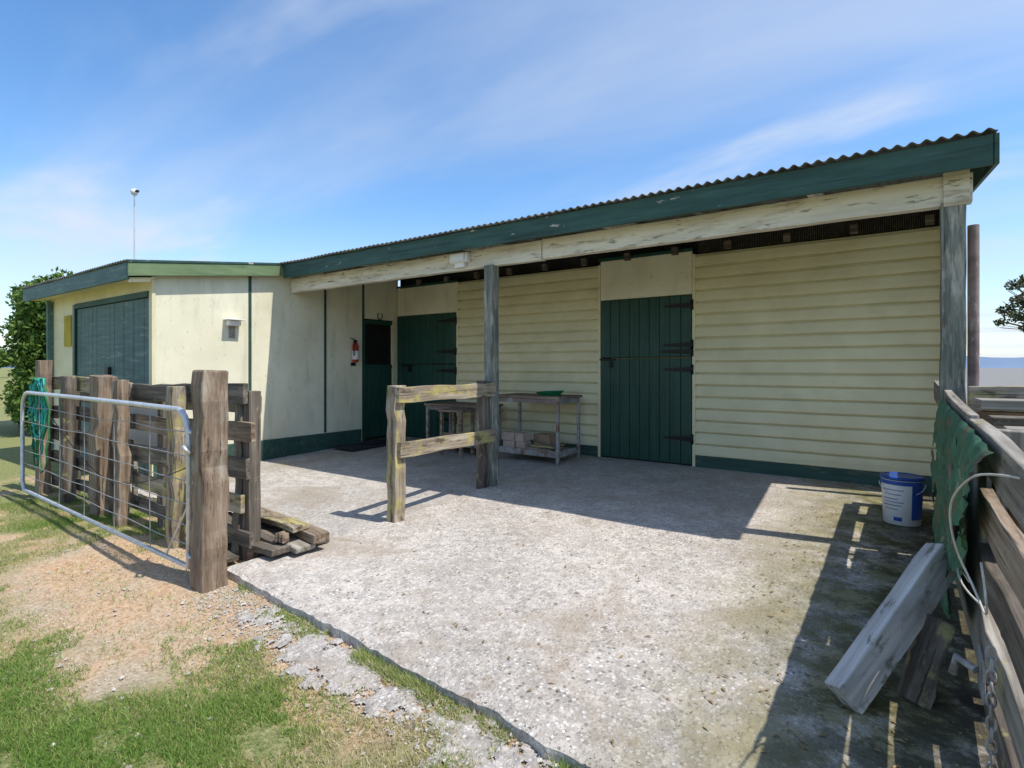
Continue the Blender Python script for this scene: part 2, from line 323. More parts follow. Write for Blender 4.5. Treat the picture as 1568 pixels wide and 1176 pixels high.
mesh('broken_concrete',V,F,conc3,smooth=True)
gv=[];gf=[]
for k in range(9000):
    t=random.random()
    if t<.70: x=random.uniform(-3.5,-.6); y=1.63-.05*(x+2.2)+random.gauss(0,.10)
    elif t<.87: x=random.uniform(-5.5,-2.2); y=random.uniform(.7,1.9)
    else: x=random.uniform(-3.3,.2); y=random.uniform(1.75,6)
    on=(x>-3.6 and y>yf(x)); z=slope(y)+(0 if on else -.050+fbm(x,y,1.2)*.012)
    r=random.uniform(.0015,.006)*(2.4 if random.random()<.07 else 1)*(.6 if on else 1)
    b0=len(gv)
    for dx,dy,dz in((1,0,0),(0,1,0),(-1,0,0),(0,-1,0),(0,0,.8),(0,0,-.5)):
        q=random.uniform(.6,1.3)*r; gv.append((x+dx*q,y+dy*q,z+dz*q+r*.2))
    gf+=[(b0+i,b0+(i+1)%4,b0+4) for i in range(4)]+[(b0+(i+1)%4,b0+i,b0+5) for i in range(4)]
stone=mk('pebble_stone',[(.3,(.28,.24,.20)),(.7,(.64,.60,.54))],(1,1,1),30,coord='World',bump=.2)
mesh('gravel',gv,gf,stone)
lv=[];lf=[]
for k in range(700):
    x=random.uniform(-3.4,.2); y=random.uniform(1.75,5.5)
    if random.random()<.55: x=random.uniform(-.7,.2); y=random.uniform(1.9,5.5)
    z=slope(y)+.004; a=random.random()*6.3; r=random.uniform(.006,.02); w=r*.3
    c,s=math.cos(a),math.sin(a); b0=len(lv)
    lv+=[(x-c*r,y-s*r,z),(x+s*w,y-c*w,z+.004),(x+c*r,y+s*r,z+.002),(x-s*w,y+c*w,z+.005)]; lf.append((b0,b0+1,b0+2,b0+3))
leafm=mk('dry_leaf',[(.3,(.12,.07,.03)),(.5,(.3,.2,.09)),(.7,(.42,.33,.18))],(1,1,1),9,coord='World',bump=0)
mesh('leaf_litter',lv,lf,leafm)
# ------------------------------------------------------------ shed
shed=empty('farm_shed')
YW=6.70; XS=-7.16; XE=.43
def rz(y): return 2.62+.134*(y-4.45)
def corr(name,x0,x1,y0,y1,dz=0,par=shed):
    p=.0762; n=int((x1-x0)/p*8); ys=np.linspace(y0,y1,6); V=[];F=[]
    for j,y in enumerate(ys):
        for i in range(n+1):
            x=x0+(x1-x0)*i/n; V.append((x,y+(.012*noise.noise(Vector((x*1.3,0,0))) if j==0 else 0),rz(y)+.028+dz+.0115*math.cos(2*math.pi*x/p)+(.005*fbm(x,y,1.3) )))
    for j in range(len(ys)-1):
        for i in range(n): a=j*(n+1)+i; F.append((a,a+1,a+n+2,a+n+1))
    o=mesh(name,V,F,roofm,par,smooth=True); s=o.modifiers.new('s','SOLIDIFY'); s.thickness=.0025; return o
corr('main_roof',-7.09,.50,4.395,9.2,.005); corr('wing_roof',-10.86,-7.02,2.525,9.2)
board('fascia',(-7.02,4.45,rz(4.45)-.085),(.48,4.45,rz(4.45)-.085),.19,.03,green_f,shed,seg=30,jit=.002)
def sloped(name,x0,x1,ya,yb,top,h,mat):
    V=[(x,y,z) for x in(x0,x1) for (y,z) in((ya,rz(ya)+top-h),(yb,rz(yb)+top-h),(yb,rz(yb)+top),(ya,rz(ya)+top))]
    F=[(0,1,2,3),(7,6,5,4),(0,4,5,1),(1,5,6,2),(2,6,7,3),(3,7,4,0)]
    o=mesh(name,V,[tuple(reversed(f)) for f in F],mat,shed); bevel(o,.004); return o
sloped('end_barge',.485,.51,4.43,9.2,.01,.19,green_f)
sloped('wing_barge',-7.06,-7.03,2.55,4.43,.005,.15,green_lit)
sloped('wing_barge_cap',-7.075,-7.02,2.54,4.43,.035,.028,green_f)
board('wing_fascia',(-10.86,2.56,rz(2.56)-.085),(-7.064,2.56,rz(2.56)-.085),.19,.03,bluegreen,shed,seg=16,jit=.002)
sloped('wing_soffit',-10.8,-7.07,2.58,2.84,-.16,.012,cream)
board('wing_end_board',(-7.10,2.575,rz(2.56)-.19),(-7.10,2.80,rz(2.8)-.19),.04,.03,cream,shed)
board('verandah_beam',(-7.14,4.68,2.37),(-2.9,4.68,2.37),.195,.09,cream_beam,shed,seg=16,jit=.003)
board('verandah_beam_b',(-2.894,4.68,2.372),(.40,4.68,2.372),.195,.09,cream_beam,shed,seg=14,jit=.003)
box('beam_end_block',.25,.385,4.61,4.632,2.26,2.50,cream_beam,shed)
for i,x in enumerate(np.arange(-6.9,.3,.9)): sloped('rafter_%d'%i,x,x+.05,4.47,9.1,-.01,.10,cream_beam if i%2 else wood_grey)
for i,x in enumerate(np.arange(-6.6,.3,.62)): box('gap_packer_%d'%i,x,x+.07,6.60,6.66,2.57,2.66,wood_dark,shed)
for i in range(130):
    x=-1.95+i*.018; box('mesh_wire_%d'%i,x,x+.003,6.67,6.673,2.56,2.9,wood_dark,shed,0)
board('post_right',(.30,4.68,slope(4.68)-.05),(.30,4.68,2.28),.13,.13,post_green,shed,up=(0,1,0),jit=.005,seg=16)
board('post_mid',(-3.54,4.66,slope(4.66)-.02),(-3.54,4.66,2.28),.115,.115,post_green,shed,up=(0,1,0),jit=.005,seg=16)
tube('post_outer',[(.55,6.3,-.1),(.55,6.3,2.45)],.042,redwood,shed)
box('wall_core_a',XS+.001,XE,YW+.02,YW+.10,-.05,2.56,cream,shed)
box('dark_gap',XS-.05,XE,YW+.12,YW+.14,-.05,rz(YW)+.03,dark,shed,0)
box('end_wall_front',XE-.02,XE+.02,6.45,9.1,-.05,2.8,cream,shed)
box('back_wall',-10.7,XE,9.05,9.1,-.05,3.0,cream,shed)
def weather(name,x0,x1,z0,z1):
    p=.142; n=int(round((z1-z0)/p)); p=(z1-z0)/n; V=[];F=[]; ns=24
    for i in range(n):
        z=z0+i*p; off=random.uniform(-.002,.002)
        pr=[(YW+.014,z),(YW-.020+off,z-.002),(YW-.026+off,z+.006),(YW-.025+off,z+p*.3),(YW-.016+off,z+p*.75),(YW-.008,z+p-.021),(YW+.014,z+p-.017),(YW+.014,z+p)]
        b0=len(V)
        for k in range(ns+1):
            x=x0+(x1-x0)*k/ns
            for y,zz in pr: V.append((x,y,zz+.003*fbm(x,i*3.1,1.1)))
        m=len(pr)
        for k in range(ns):
            for q in range(m-1): a=b0+k*m+q; F.append((a,a+m,a+m+1,a+1))
    return mesh(name,V,F,cream,shed)
weather('weatherboards_left',-5.74,-3.275,.14,2.56); weather('weatherboards_right',-1.995,XE,.14,2.56)
for n,x0,x1 in(('l',-5.74,-3.27),('r',-2.0,XE)): box('base_board_'+n,x0,x1,YW-.03,YW+.015,-.03,.135,green_b,shed)
for i,x in enumerate((-5.755,-3.262,-2.008)): box('door_trim_%d'%i,x-.018,x+.018,YW-.032,YW+.018,.0,2.56,cream,shed)
box('overdoor_panel_left',-7.14,-5.78,YW-.012,YW+.018,2.085,2.56,cream_panel,shed)
box('overdoor_panel_right',-3.24,-2.03,YW-.03,YW+.018,2.085,2.60,cream_panel,shed)
box('overdoor_cap_right',-3.26,-2.02,YW-.045,YW-.032,2.60,2.64,green,shed)
box('overdoor_cap_left',-7.14,-5.77,YW-.03,YW-.013,2.56,2.60,green,shed)
def plank_door(tag,x0,x1,z0,z1,y,n,mat=green):
    w=(x1-x0)/n
    for i in range(n):
        a=x0+i*w; box('%s_plank_%d'%(tag,i),a+.0025,a+w-.0025,y-.02+random.uniform(-.002,.002),y,z0,z1,mat,shed,.005)
def strap(tag,x,z,y,l=.36,d=-1):
    V=[(x,z-.034),(x,z+.034),(x+d*l*.9,z+.014),(x+d*l,z),(x+d*l*.9,z-.014)]
    vs=[(a,y-.012,b) for a,b in V]+[(a,y+.004,b) for a,b in V]; F=[(0,1,2,3,4),(9,8,7,6,5)]+[(i,i+5,(i+1)%5+5,(i+1)%5) for i in range(5)]
    mesh(tag,vs,F,black,shed); lathe(tag+'_pin',[(.016,-.06),(.016,.06)],black,shed,(x+.006,y-.014,z),10)
box('door_back_r',-3.24,-2.03,YW-.004,YW+.015,0,2.08,dark,shed,0)
plank_door('door_right_lower',-3.235,-2.035,.02,1.31,YW-.006,9); plank_door('door_right_upper',-3.235,-2.035,1.325,2.075,YW-.006,9)
box('door_strip',-3.08,-2.04,YW-.033,YW-.027,1.309,1.319,brass,shed)
for i,z in enumerate((1.95,1.47,1.17,.33)): strap('strap_hinge_r%d'%i,-2.03,z,YW-.028)
strap('strap_hinge_r4',-2.03,1.39,YW-.028,.4)
box('bolt_r',-3.25,-3.03,YW-.045,YW-.028,1.285,1.31,black,shed); box('padlock_r',-3.11,-3.07,YW-.06,YW-.035,1.19,1.27,black,shed)
box('door_back_l',-7.14,-5.78,YW-.004,YW+.015,0,2.08,dark,shed,0)
plank_door('door_left_lower',-7.13,-5.785,.02,1.24,YW-.006,10); plank_door('door_left_upper',-7.13,-5.785,1.255,2.075,YW-.006,10)
for i,z in enumerate((1.95,1.45,1.14,.35)): strap('strap_hinge_l%d'%i,-5.78,z,YW-.028,.42)
box('bolt_l',-7.0,-6.75,YW-.045,YW-.028,1.205,1.235,black,shed); box('padlock_l',-6.84,-6.78,YW-.06,YW-.03,1.12,1.2,black,shed)
def prism_x(name,x0,x1,ya,yb,z0,mat,drop=-.02):
    V=[(x,y,z) for x in(x0,x1) for (y,z) in((ya,z0),(yb,z0),(yb,rz(yb)-drop),(ya,rz(ya)-drop))]
    F=[(3,2,1,0),(4,5,6,7),(1,5,4,0),(2,6,5,1),(3,7,6,2),(0,4,7,3)]
    return mesh(name,V,F,mat,shed)
prism_x('side_wall',XS-.08,XS,2.84,5.93,-.15,cream_panel,.0)
prism_x('side_wall_end',XS-.08,XS-.001,6.64,6.72,-.15,cream_panel,.0)
V=[(x,y,z) for x in(XS-.08,XS-.001) for (y,z) in((5.93,2.0),(6.64,2.0),(6.64,rz(6.64)),(5.93,rz(5.93)))]
mesh('over_screen_door',V,[(3,2,1,0),(4,5,6,7),(1,5,4,0),(2,6,5,1),(3,7,6,2),(0,4,7,3)],cream_panel,shed)
for i,y in enumerate((4.03,5.22,5.95)):
    box('batten_%d'%i,XS,XS+.012,y-.02,y+.02,.20 if i<2 else 1.99,rz(y)-.05,green_b,shed)
def side_base(n,ya,yb):
    V=[(x,y,z) for x in(XS,XS+.02) for (y,z) in((ya,-.2),(yb,-.2),(yb,.19),(ya,.19))]
    mesh(n,V,[(3,2,1,0),(4,5,6,7),(1,5,4,0),(2,6,5,1),(3,7,6,2),(0,4,7,3)],green_b,shed)
side_base('side_base_board_a',2.85,4.0); side_base('side_base_board_b',4.004,5.9)
box('corner_trim',XS-.0,XS+.014,2.835,2.875,-.15,rz(2.84)-.1,cream,shed)
box('screen_backing',XS-.06,XS-.045,5.93,6.64,0,2,dark,shed,0)
box('screen_frame_l',XS-.03,XS+.008,5.94,5.99,0,1.98,green,shed); box('screen_frame_r',XS-.03,XS+.008,6.58,6.64,0,1.98,cream,shed)
box('screen_frame_top',XS-.03,XS+.006,5.99,6.58,1.92,1.98,green,shed); box('screen_mid_rail',XS-.03,XS+.006,5.99,6.58,1.17,1.24,green,shed)
for i in range(6): box('screen_plank_%d'%i,XS-.03,XS-.004,5.992+i*.098,5.992+(i+1)*.098-.004,.03,1.168,green,shed)
box('screen_mesh',XS-.035,XS-.028,5.99,6.58,1.24,1.92,black,shed,0)
tube('horseshoe',[(XS+.012,6.30+.05*math.sin(a),2.06-.06*math.cos(a)) for a in np.linspace(-2.4,2.4,14)],.007,black,shed)
# wing front wall
box('wing_front_wall_l',-10.69,-9.70,2.84,2.92,-.2,2.35,cream,shed); box('wing_front_wall_r',-7.23,XS-.001,2.839,2.92,-.2,2.33,cream,shed)
box('wing_front_head',-9.70,-7.23,2.84,2.92,2.06,2.34,cream,shed)
box('wing_left_wall',-10.72,-10.66,2.9,9.1,-.2,2.36,cream,shed)
box('wing_frame_l',-9.70,-9.62,2.82,2.86,-.15,2.09,green,shed); box('wing_frame_t',-9.62,-7.24,2.82,2.86,2.03,2.10,green_b,shed)
plank_door('wing_door',-9.61,-7.25,-.08,2.025,2.87,16,bluegreen)
box('wing_door_backing',-9.7,-7.23,2.88,2.9,-.1,2.06,dark,shed,0)
box('wing_bolt',-8.5,-8.38,2.81,2.85,1.10,1.2,black,shed)
box('yellow_panel',-10.05,-9.78,2.82,2.838,1.50,1.95,yel,shed)
board('wing_downpipe',(-10.6,2.80,-.1),(-10.6,2.80,2.2),.07,.07,bluegreen,shed,up=(0,1,0))
# small fittings
wl=empty('wall_light'); box('housing',XS+.001,XS+.10,3.70,3.86,1.74,1.81,white,wl,.012); box('hood',XS+.001,XS+.16,3.67,3.89,1.81,1.822,white,wl); box('back_plate',XS+.001,XS+.02,3.74,3.82,1.58,1.74,steel_rust,wl)
bl=empty('emergency_light'); box('housing',-4.05,-3.80,4.56,4.632,2.34,2.45,white,bl,.012); box('lens',-4.02,-3.83,4.54,4.559,2.352,2.438,white,bl,.006); box('base',-3.99,-3.86,4.58,4.63,2.29,2.339,white,bl)
fe=empty('fire_extinguisher')
lathe('cylinder',[(.045,0),(.05,.01),(.05,.26),(.035,.30),(.018,.315)],redp,fe,(XS+.07,5.74,1.28),20); lathe('label',[(.0508,.04),(.0508,.18)],white,fe,(XS+.07,5.74,1.28),20)
box('valve',XS+.05,XS+.09,5.72,5.76,1.595,1.63,black,fe); board('lever',(XS+.07,5.74,1.635),(XS+.07,5.64,1.66),.012,.02,black,fe,jit=0); tube('hose',[(XS+.08,5.70,1.61),(XS+.13,5.67,1.58),(XS+.12,5.67,1.45),(XS+.11,5.68,1.38)],.009,black,fe,smooth=True); box('bracket',XS+.001,XS+.03,5.70,5.78,1.22,1.27,black,fe)
an=empty('antenna'); tube('mast',[(-9.1,3.38,2.4),(-9.1,3.38,3.72)],.008,galv,an); lathe('ball',[(.005,-.05),(.035,-.04),(.052,0),(.04,.035),(.005,.05)],white,an,(-9.1,3.38,3.75),16); box('ball_cap',-9.03,-8.98,3.36,3.40,3.73,3.76,black,an)
dm=empty('door_mat'); box('mat',-7.05,-6.55,5.25,6.05,slope(5.6)+.002,slope(5.6)+.018,matm,dm,.006); box('mat_upper',-6.98,-6.7,5.75,6.3,slope(6)+.012,slope(6)+.03,matm,dm,.006)
# ------------------------------------------------------------ centre fence
cf=empty('wooden_rail_fence')
board('front_post',(-3.48,3.24,slope(3.24)-.03),(-3.48,3.24,1.035),.115,.11,wood_lichen,cf,up=(0,1,0),jit=.009,seg=12)
board('rear_post',(-3.57,4.545,slope(4.5)-.03),(-3.57,4.545,1.06),.09,.10,wood_dark,cf,up=(0,1,0),jit=.008,seg=12)
board('top_rail',(-3.405,3.19,.965),(-3.455,4.60,.965),.135,.035,wood_lichen,cf,jit=.006)
board('lower_rail',(-3.405,3.20,.505),(-3.455,4.59,.485),.13,.035,wood_lichen,cf,jit=.006)
# ------------------------------------------------------------ gate post + gate
gp=empty('wooden_gate_post'); board('post',(-3.60,1.76,slope(1.7)-.1),(-3.61,1.77,1.185),.165,.155,wood_brown,gp,up=(0,1,0),jit=.009,bv=.014,seg=14)
for z in(.78,-.02): tube('gudgeon_%d'%int(z*10+1),[(-3.60,1.70,z),(-3.72,1.69,z),(-3.74,1.69,z+.02)],.012,galv,gp)
gt=empty('metal_farm_gate')
xa,xb=-3.74,-7.72
def gy(x): return 1.70+(xa-x)*.027
def P(x,z): return (x,gy(x),z)
zb0,zb1=-.09,-.115
fr=[P(xa,zb0)]+[P(xa,.70)]+[P(xa-.16*(1-math.cos(a)),.70+.22*math.sin(a)) for a in np.linspace(.3,1.57,5)]+[P(-4.6,.925),P(-6,.93),P(xb+.2,.93)]+[P(xb+.2-.2*math.sin(a),.73+.2*math.cos(a)) for a in np.linspace(.3,1.57,5)]+[P(xb,zb1+.08),P(xb+.08,zb1)]
tube('frame',fr,.019,galv,gt,cyc=True,res=4)
for i,z in enumerate((.05,.17,.31,.46,.62,.78)):
    tube('wire_%d'%i,[P(x,z+random.uniform(-.012,.012)) if xb<x<xa else P(x,z) for x in np.linspace(xa,xb,9)],.0034,wirem,gt,res=1)
for i,x in enumerate((-4.35,-5.05,-5.75,-6.45,-7.1)): tube('stay_%d'%i,[P(x,-.1),P(x+random.uniform(-.04,.04),.4),P(x,.92)],.0036,wirem,gt,res=1)
tube('brace',[P(-4.1,-.09),P(xa-.02,.3)],.007,galv,gt,res=1)
tube('hinge_loop',[(-3.735,1.67,.68),(-3.66,1.63,.70),(-3.64,1.65,.66),(-3.70,1.68,.64)],.012,galv,gt,cyc=True)
# ------------------------------------------------------------ left fence
lf_=empty('wooden_rail_fence.001')
for i,(x,y,w,h,m) in enumerate([(-7.78,2.0,.14,1.25,wood_brown),(-7.0,1.99,.13,1.10,wood_dark),(-6.16,2.02,.20,1.12,wood_brown),(-5.58,1.98,.11,1.08,wood_brown),(-4.62,2.0,.12,1.06,wood_lichen),(-3.93,2.14,.09,.98,wood_dark)]):
    board('post_%d'%i,(x,y,slope(y)-.1),(x+random.uniform(-.04,.04),y,h),w*.8,w,m,lf_,up=(0,1,0),jit=.010,seg=12)
for i,(z,m,w,x0) in enumerate(((1.0,wood_lichen,.15,-7.9),(.735,wood_dark,.14,-7.9),(.47,wood_dark,.15,-7.85),(.21,wood_dark,.13,-7.9),(-.03,wood_dark,.11,-7.8))):
    x1=-3.78+random.uniform(-.06,.07); xm=-5.6+random.uniform(-.1,.1); zj=random.uniform(-.03,.03)
    board('rail_%d_a'%i,(x0,2.09,z+random.uniform(-.05,.03)),(xm-.005,2.10,z+zj),w,.035,m,lf_,jit=.006,seg=10,warp=.012)
    board('rail_%d_b'%i,(xm+.005,2.10,z+zj-.015),(x1,2.11,z),w,.035,(wood_dark,wood_brown,wood_dark,wood_lichen,wood_dark)[i],lf_,jit=.006,seg=10,warp=.01)
for i,z in enumerate((.90,)): board('back_rail_%d'%i,(-7.7,2.22,z-.03),(-3.82+random.uniform(-.04,.02),2.24,z+.01),.12,.035,wood_grey,lf_,jit=.006,seg=14,warp=.01)
for i,(x,h) in enumerate(((-7.4,.95),(-5.2,1.05),(-3.84,1.02))): board('back_post_%d'%i,(x,2.17,-.2),(x,2.17,h),.09,.11,wood_dark,lf_,up=(0,1,0))
tube('sag_wire',[(-7.7,1.93,.9),(-6.5,1.9,.35),(-5.2,1.9,.12),(-4.0,1.92,.55)],.004,black,lf_,smooth=True,res=1)
pb=empty('white_panel'); box('board_a',-6.6,-5.3,2.35,2.38,.28,.60,white,pb); box('board_b',-6.7,-5.3,2.36,2.39,.66,.90,white,pb); box('leg_a',-6.5,-6.45,2.39,2.43,-.2,.86,wood_grey,pb); box('leg_b',-5.5,-5.45,2.39,2.43,-.2,.86,wood_grey,pb)
hs=empty('garden_hose')
for k in range(13):
    pts_=[]; rx=random.uniform(.10,.20); dz=random.uniform(.22,.52); cx=-7.38+random.uniform(-.15,.12)
    for a in np.linspace(0,2*math.pi,22)[:-1]: pts_.append((cx+rx*math.sin(a)+random.uniform(-.006,.006),1.86+random.uniform(-.02,.02),1.08-dz+dz*math.cos(a)))
    tube('loop_%d'%k,pts_,.009,teal if k%3 else hoseg,hs,cyc=True,res=1)
# ------------------------------------------------------------ timber stack
ts=empty('timber_stack')
g0=slope(2.3)-.05
for (p0,p1,w,t,m) in [((-4.3,2.15,g0+.05),(-4.3,2.60,g0+.05),.08,.09,wood_dark),((-3.78,2.12,g0+.04),(-3.85,2.55,g0+.04),.07,.08,wood_brown),
    ((-4.5,2.18,g0+.115),(-3.50,2.20,g0+.095),.045,.15,wood_dark),((-4.45,2.36,g0+.12),(-3.42,2.34,g0+.10),.04,.16,wood_grey),
    ((-4.5,2.53,g0+.12),(-3.50,2.52,g0+.10),.06,.13,wood_dark),((-4.55,2.25,g0+.18),(-3.62,2.30,g0+.13),.04,.17,wood_dark),
    ((-4.5,2.47,g0+.20),(-3.38,2.44,g0+.16),.07,.12,wood_brown),((-4.4,2.1,g0+.03),(-3.8,2.0,g0+.03),.035,.12,wood_dark),((-4.5,2.38,g0+.25),(-3.52,2.37,g0+.215),.035,.14,wood_lichen),((-3.62,2.24,g0+.17),(-3.54,2.26,g0+.17),.06,.06,wood_brown)]:
    board('plank',p0,p1,w,t,m,ts,jit=.007,warp=.004)
# ------------------------------------------------------------ work tables
def table(name,x0,x1,y0,y1,h,topm,shelf=True):
    e=empty(name); g=slope((y0+y1)/2)
    for i,(x,y) in enumerate(((x0+.02,y0+.02),(x1-.02,y0+.02),(x0+.02,y1-.02),(x1-.02,y1-.02))): box('leg_%d'%i,x-.018,x+.018,y-.018,y+.018,g,h-.03,steel_rust,e,.002)
    box('top',x0-.02,x1+.02,y0-.02,y1+.02,h-.03,h,topm,e,.004)
    box('apron_f',x0+.039,x1-.039,y0+.006,y0+.03,h-.09,h-.032,redwood,e); box('apron_r',x1-.03,x1-.008,y0+.039,y1-.039,h-.09,h-.032,steel_rust,e)
    if shelf:
        box('shelf_rail_f',x0+.039,x1-.039,y0+.006,y0+.03,g+.08,g+.16,steel_rust,e); box('shelf_rail_r',x1-.03,x1-.008,y0+.039,y1-.039,g+.08,g+.16,steel_rust,e); box('shelf',x0+.04,x1-.04,y0+.032,y1-.04,g+.12,g+.14,topm,e)
    return e
tb=table('work_table',-4.42,-3.44,5.90,6.48,.83,wood_brown); table('work_table.001',-5.75,-4.75,5.95,6.5,.66,wood_brown)
cr=empty('green_tray'); mesh('tray',[(-3.80,6.05,.832),(-3.6,6.05,.832),(-3.6,6.2,.832),(-3.80,6.2,.832),(-3.85,6.0,.875),(-3.57,6.0,.88),(-3.55,6.25,.895),(-3.85,6.25,.88)],[(3,2,1,0),(0,1,5,4),(1,2,6,5),(2,3,7,6),(3,0,4,7)],mk('green_plastic',[(.3,(.01,.16,.06)),(.7,(.02,.25,.1))],(2,2,2),3,bump=0),cr)
bx=empty('cardboard_boxes')
for i,(a,b_,c,d,z0,z1) in enumerate(((-4.33,-4.14,5.95,6.1,.12,.22),(-4.12,-3.97,5.95,6.1,.12,.22),(-4.36,-4.15,5.96,6.12,.222,.33),(-4.13,-3.99,5.94,6.1,.222,.33),(-4.0,-3.75,6.2,6.4,.12,.30))): box('box_%d'%i,a,b_,c,d,z0,z1,card if i<4 else cardb,bx,.006)
for i in range(6): board('offcut_%d'%i,(-3.95+.02*i,5.98+.06*i,.15+.025*(i%3)),(-3.60,6.03+.06*i,.135+.03*(i%2)),.025,.10,(wood_brown,wood_lichen,cardb)[i%3],bx,jit=.002)
st=empty('wooden_stool')
for i,(x,y) in enumerate(((-5.2,5.7),(-4.85,5.7),(-5.2,5.95),(-4.85,5.95))): box('leg_%d'%i,x-.02,x+.02,y-.02,y+.02,-.02,.58,wood_brown,st)
box('seat',-5.24,-4.81,5.66,5.99,.58,.61,wood_brown,st); box('rail',-5.18,-4.87,5.69,5.71,.25,.29,wood_brown,st)
# ------------------------------------------------------------ paint bucket
bk=empty('paint_bucket'); bkl=(.03,5.36,slope(5.36)+.002)
lathe('pail',[(.118,0),(.124,.004),(.137,.30),(.139,.352)],white,bk,bkl,40); lathe('lid_rim',[(.139,.352),(.147,.353),(.147,.372),(.136,.378),(.132,.372)],bluep,bk,bkl,40)
def decal(nm,a0,a1,z0,z1,mat,pad=.0012):
    n=20;V=[];F=[]
    for i in range(n+1):
        a=a0+(a1-a0)*i/n
        for z in(z0,z1):
            r=.124+(.137-.124)*(z-.004)/.296+pad; V.append((bkl[0]+r*math.cos(a),bkl[1]+r*math.sin(a),bkl[2]+z))
    for i in range(n): F.append((2*i,2*i+2,2*i+3,2*i+1))
    mesh(nm,V,F,mat,bk,smooth=True)
dg=math.radians
decal('blue_band',dg(-185),dg(0),.315,.345,bluep,.004); decal('blue_panel',dg(-62),dg(0),.05,.314,bluep)
for i,z in enumerate((.27,.235,.20,.175,.15,.12)): decal('print_%d'%i,dg(-150+5*(i%2)),dg(-85-8*(i%3)),z,z+.009,greybl,.002)
decal('logo',dg(-115),dg(-90),.035,.065,bluep,.002)
tube('handle',[(bkl[0]+.15*math.cos(a),bkl[1]-.06-.05*math.sin(a),bkl[2]+.33-.10*math.sin(a)) for a in np.linspace(0,math.pi,14)],.003,galv,bk,res=1)
# ------------------------------------------------------------ right fence
rf=empty('wooden_rail_fence.002'); XF=.30
def zt(y): return .955+.022*(y-1.9)
board('top_rail_near',(XF-.03,.5,zt(.5)-.07),(XF-.03,3.05,zt(3.05)-.07),.15,.045,wood_grey,rf,jit=.005)
board('top_rail_far',(XF-.03,3.06,zt(3.06)-.06),(XF-.03,5.85,zt(5.85)-.03),.15,.04,wood_grey,rf,jit=.005)
for i,(z,m) in enumerate(((.67,wood_brown),(.46,wood_dark),(.24,wood_grey),(.03,wood_dark))): board('rail_near_%d'%i,(XF-.03,.5,z-.01),(XF-.03,2.7,z+.01),.13,.04,m,rf,jit=.006)
for i,z in enumerate((.62,.28)): board('rail_far_%d'%i,(XF+.05,2.5,z),(XF+.05,5.85,z+.03),.14,.035,wood_dark,rf,jit=.004)
box('plywood_sheet',XF-.025,XF-.008,2.72,4.58,-.04,.82,ply,rf); box('plywood_sheet_b',XF-.0,XF+.014,4.75,5.9,-.02,.85,ply,rf)
for i,(y,h) in enumerate(((1.35,1.05),(2.75,.96),(5.88,1.06))): board('post_%d'%i,(XF+.06,y,-.2),(XF+.06,y,h),.12,.12,wood_grey,rf,up=(0,1,0),jit=.005)
yd=empty('stock_yard_fence')
board('cross_rail',(.36,3.9,1.0),(3.2,4.0,1.02),.20,.05,wood_grey,yd,up=(0,1,0)); board('cross_rail_b',(.36,4.45,1.0),(3.2,4.9,1.03),.16,.04,wood_lichen,yd)
board('cross_rail_c',(.36,3.93,.89),(3.2,4.03,.89),.14,.04,wood_brown,yd); board('cross_rail_d',(.36,3.0,.93),(3.2,2.95,.95),.05,.13,wood_grey,yd); board('cross_rail_e',(.36,3.45,.95),(3.2,3.4,.97),.04,.15,wood_dark,yd); board('yard_post',(1.6,3.95,-.2),(1.6,3.95,1.05),.12,.12,wood_grey,yd,up=(0,1,0))
V=[];F=[]
for i in range(121):
    x=.4+i*.02; y=4.15+.012*math.cos(i*1.57); V+= [(x,y,-.15),(x,y,.95)]
for i in range(120): F.append((2*i,2*i+2,2*i+3,2*i+1))
mesh('iron_sheet',V,F,rustm,yd,smooth=True)
# torn shade cloth hung over the inner face of the fence
V=[];F=[];nu,nv_=70,48
for j in range(nv_+1):
    v=j/nv_
    for i in range(nu+1):
        u=i/nu
        y0_=2.12+.30*v+.06*fbm(v*3,1,2); y1_=4.42-.22*v+.05*fbm(v*4,5,2)
        y=y0_+(y1_-y0_)*u
        ln=(.36+.58*min(1,u*2.2))+.08*fbm(u*3,2,2)+.03*fbm(u*14,2,1)
        z=zt(y)-.01-v*ln
        x=XF-.068-.09*v**.5*(1-.5*v)-.03*fbm(u*5+v,v*1.2,1)*(.2+v)-.010*fbm(u*9,v*6,2)
        V.append((x,y,z))
for j in range(nv_):
    for i in range(nu):
        if fbm(i*.10,j*.12,.9,8)>.46 and j>3: continue
        a=j*(nu+1)+i; F.append((a,a+1,a+nu+2,a+nu+1))
mesh('green_tarpaulin',V,F,tarpm,smooth=True)
ch=empty('chain')
for k in range(13):
    z=.36-k*.034; a=(k%2)*math.pi/2; pts_=[]
    for t in np.linspace(0,2*math.pi,13)[:-1]:
        u,w_=.010*math.cos(t),.022*math.sin(t); pts_.append((XF-.075+u*math.cos(a),2.12+u*math.sin(a),z+w_))
    tube('link_%d'%k,pts_,.0038,steel_rust,ch,cyc=True,res=2)
rp=empty('fence_rope')
tube('rope',[(XF-.02,1.75,.93),(XF-.11,1.9,.93),(XF-.15,2.05,.86),(XF-.17,2.2,.76),(XF-.15,2.25,.62),(XF-.10,2.25,.50),(XF-.08,2.15,.44),(XF-.09,2.1,.55),(XF-.09,2.2,.60)],.0032,ropem,rp,smooth=True)
tube('rope_tail',[(XF-.09,2.25,.46),(XF-.11,2.45,.43),(XF-.12,2.6,.45),(XF-.10,2.75,.42),(XF-.07,2.78,.36)],.0032,ropem,rp,smooth=True)
lt=empty('gate_latch'); tube('bar',[(XF-.07,2.55,.12),(XF-.12,2.6,.13),(XF-.13,2.62,.06)],.014,steel_rust,lt); box('plate',XF-.062,XF-.053,2.45,2.6,.05,.2,steel_rust,lt)
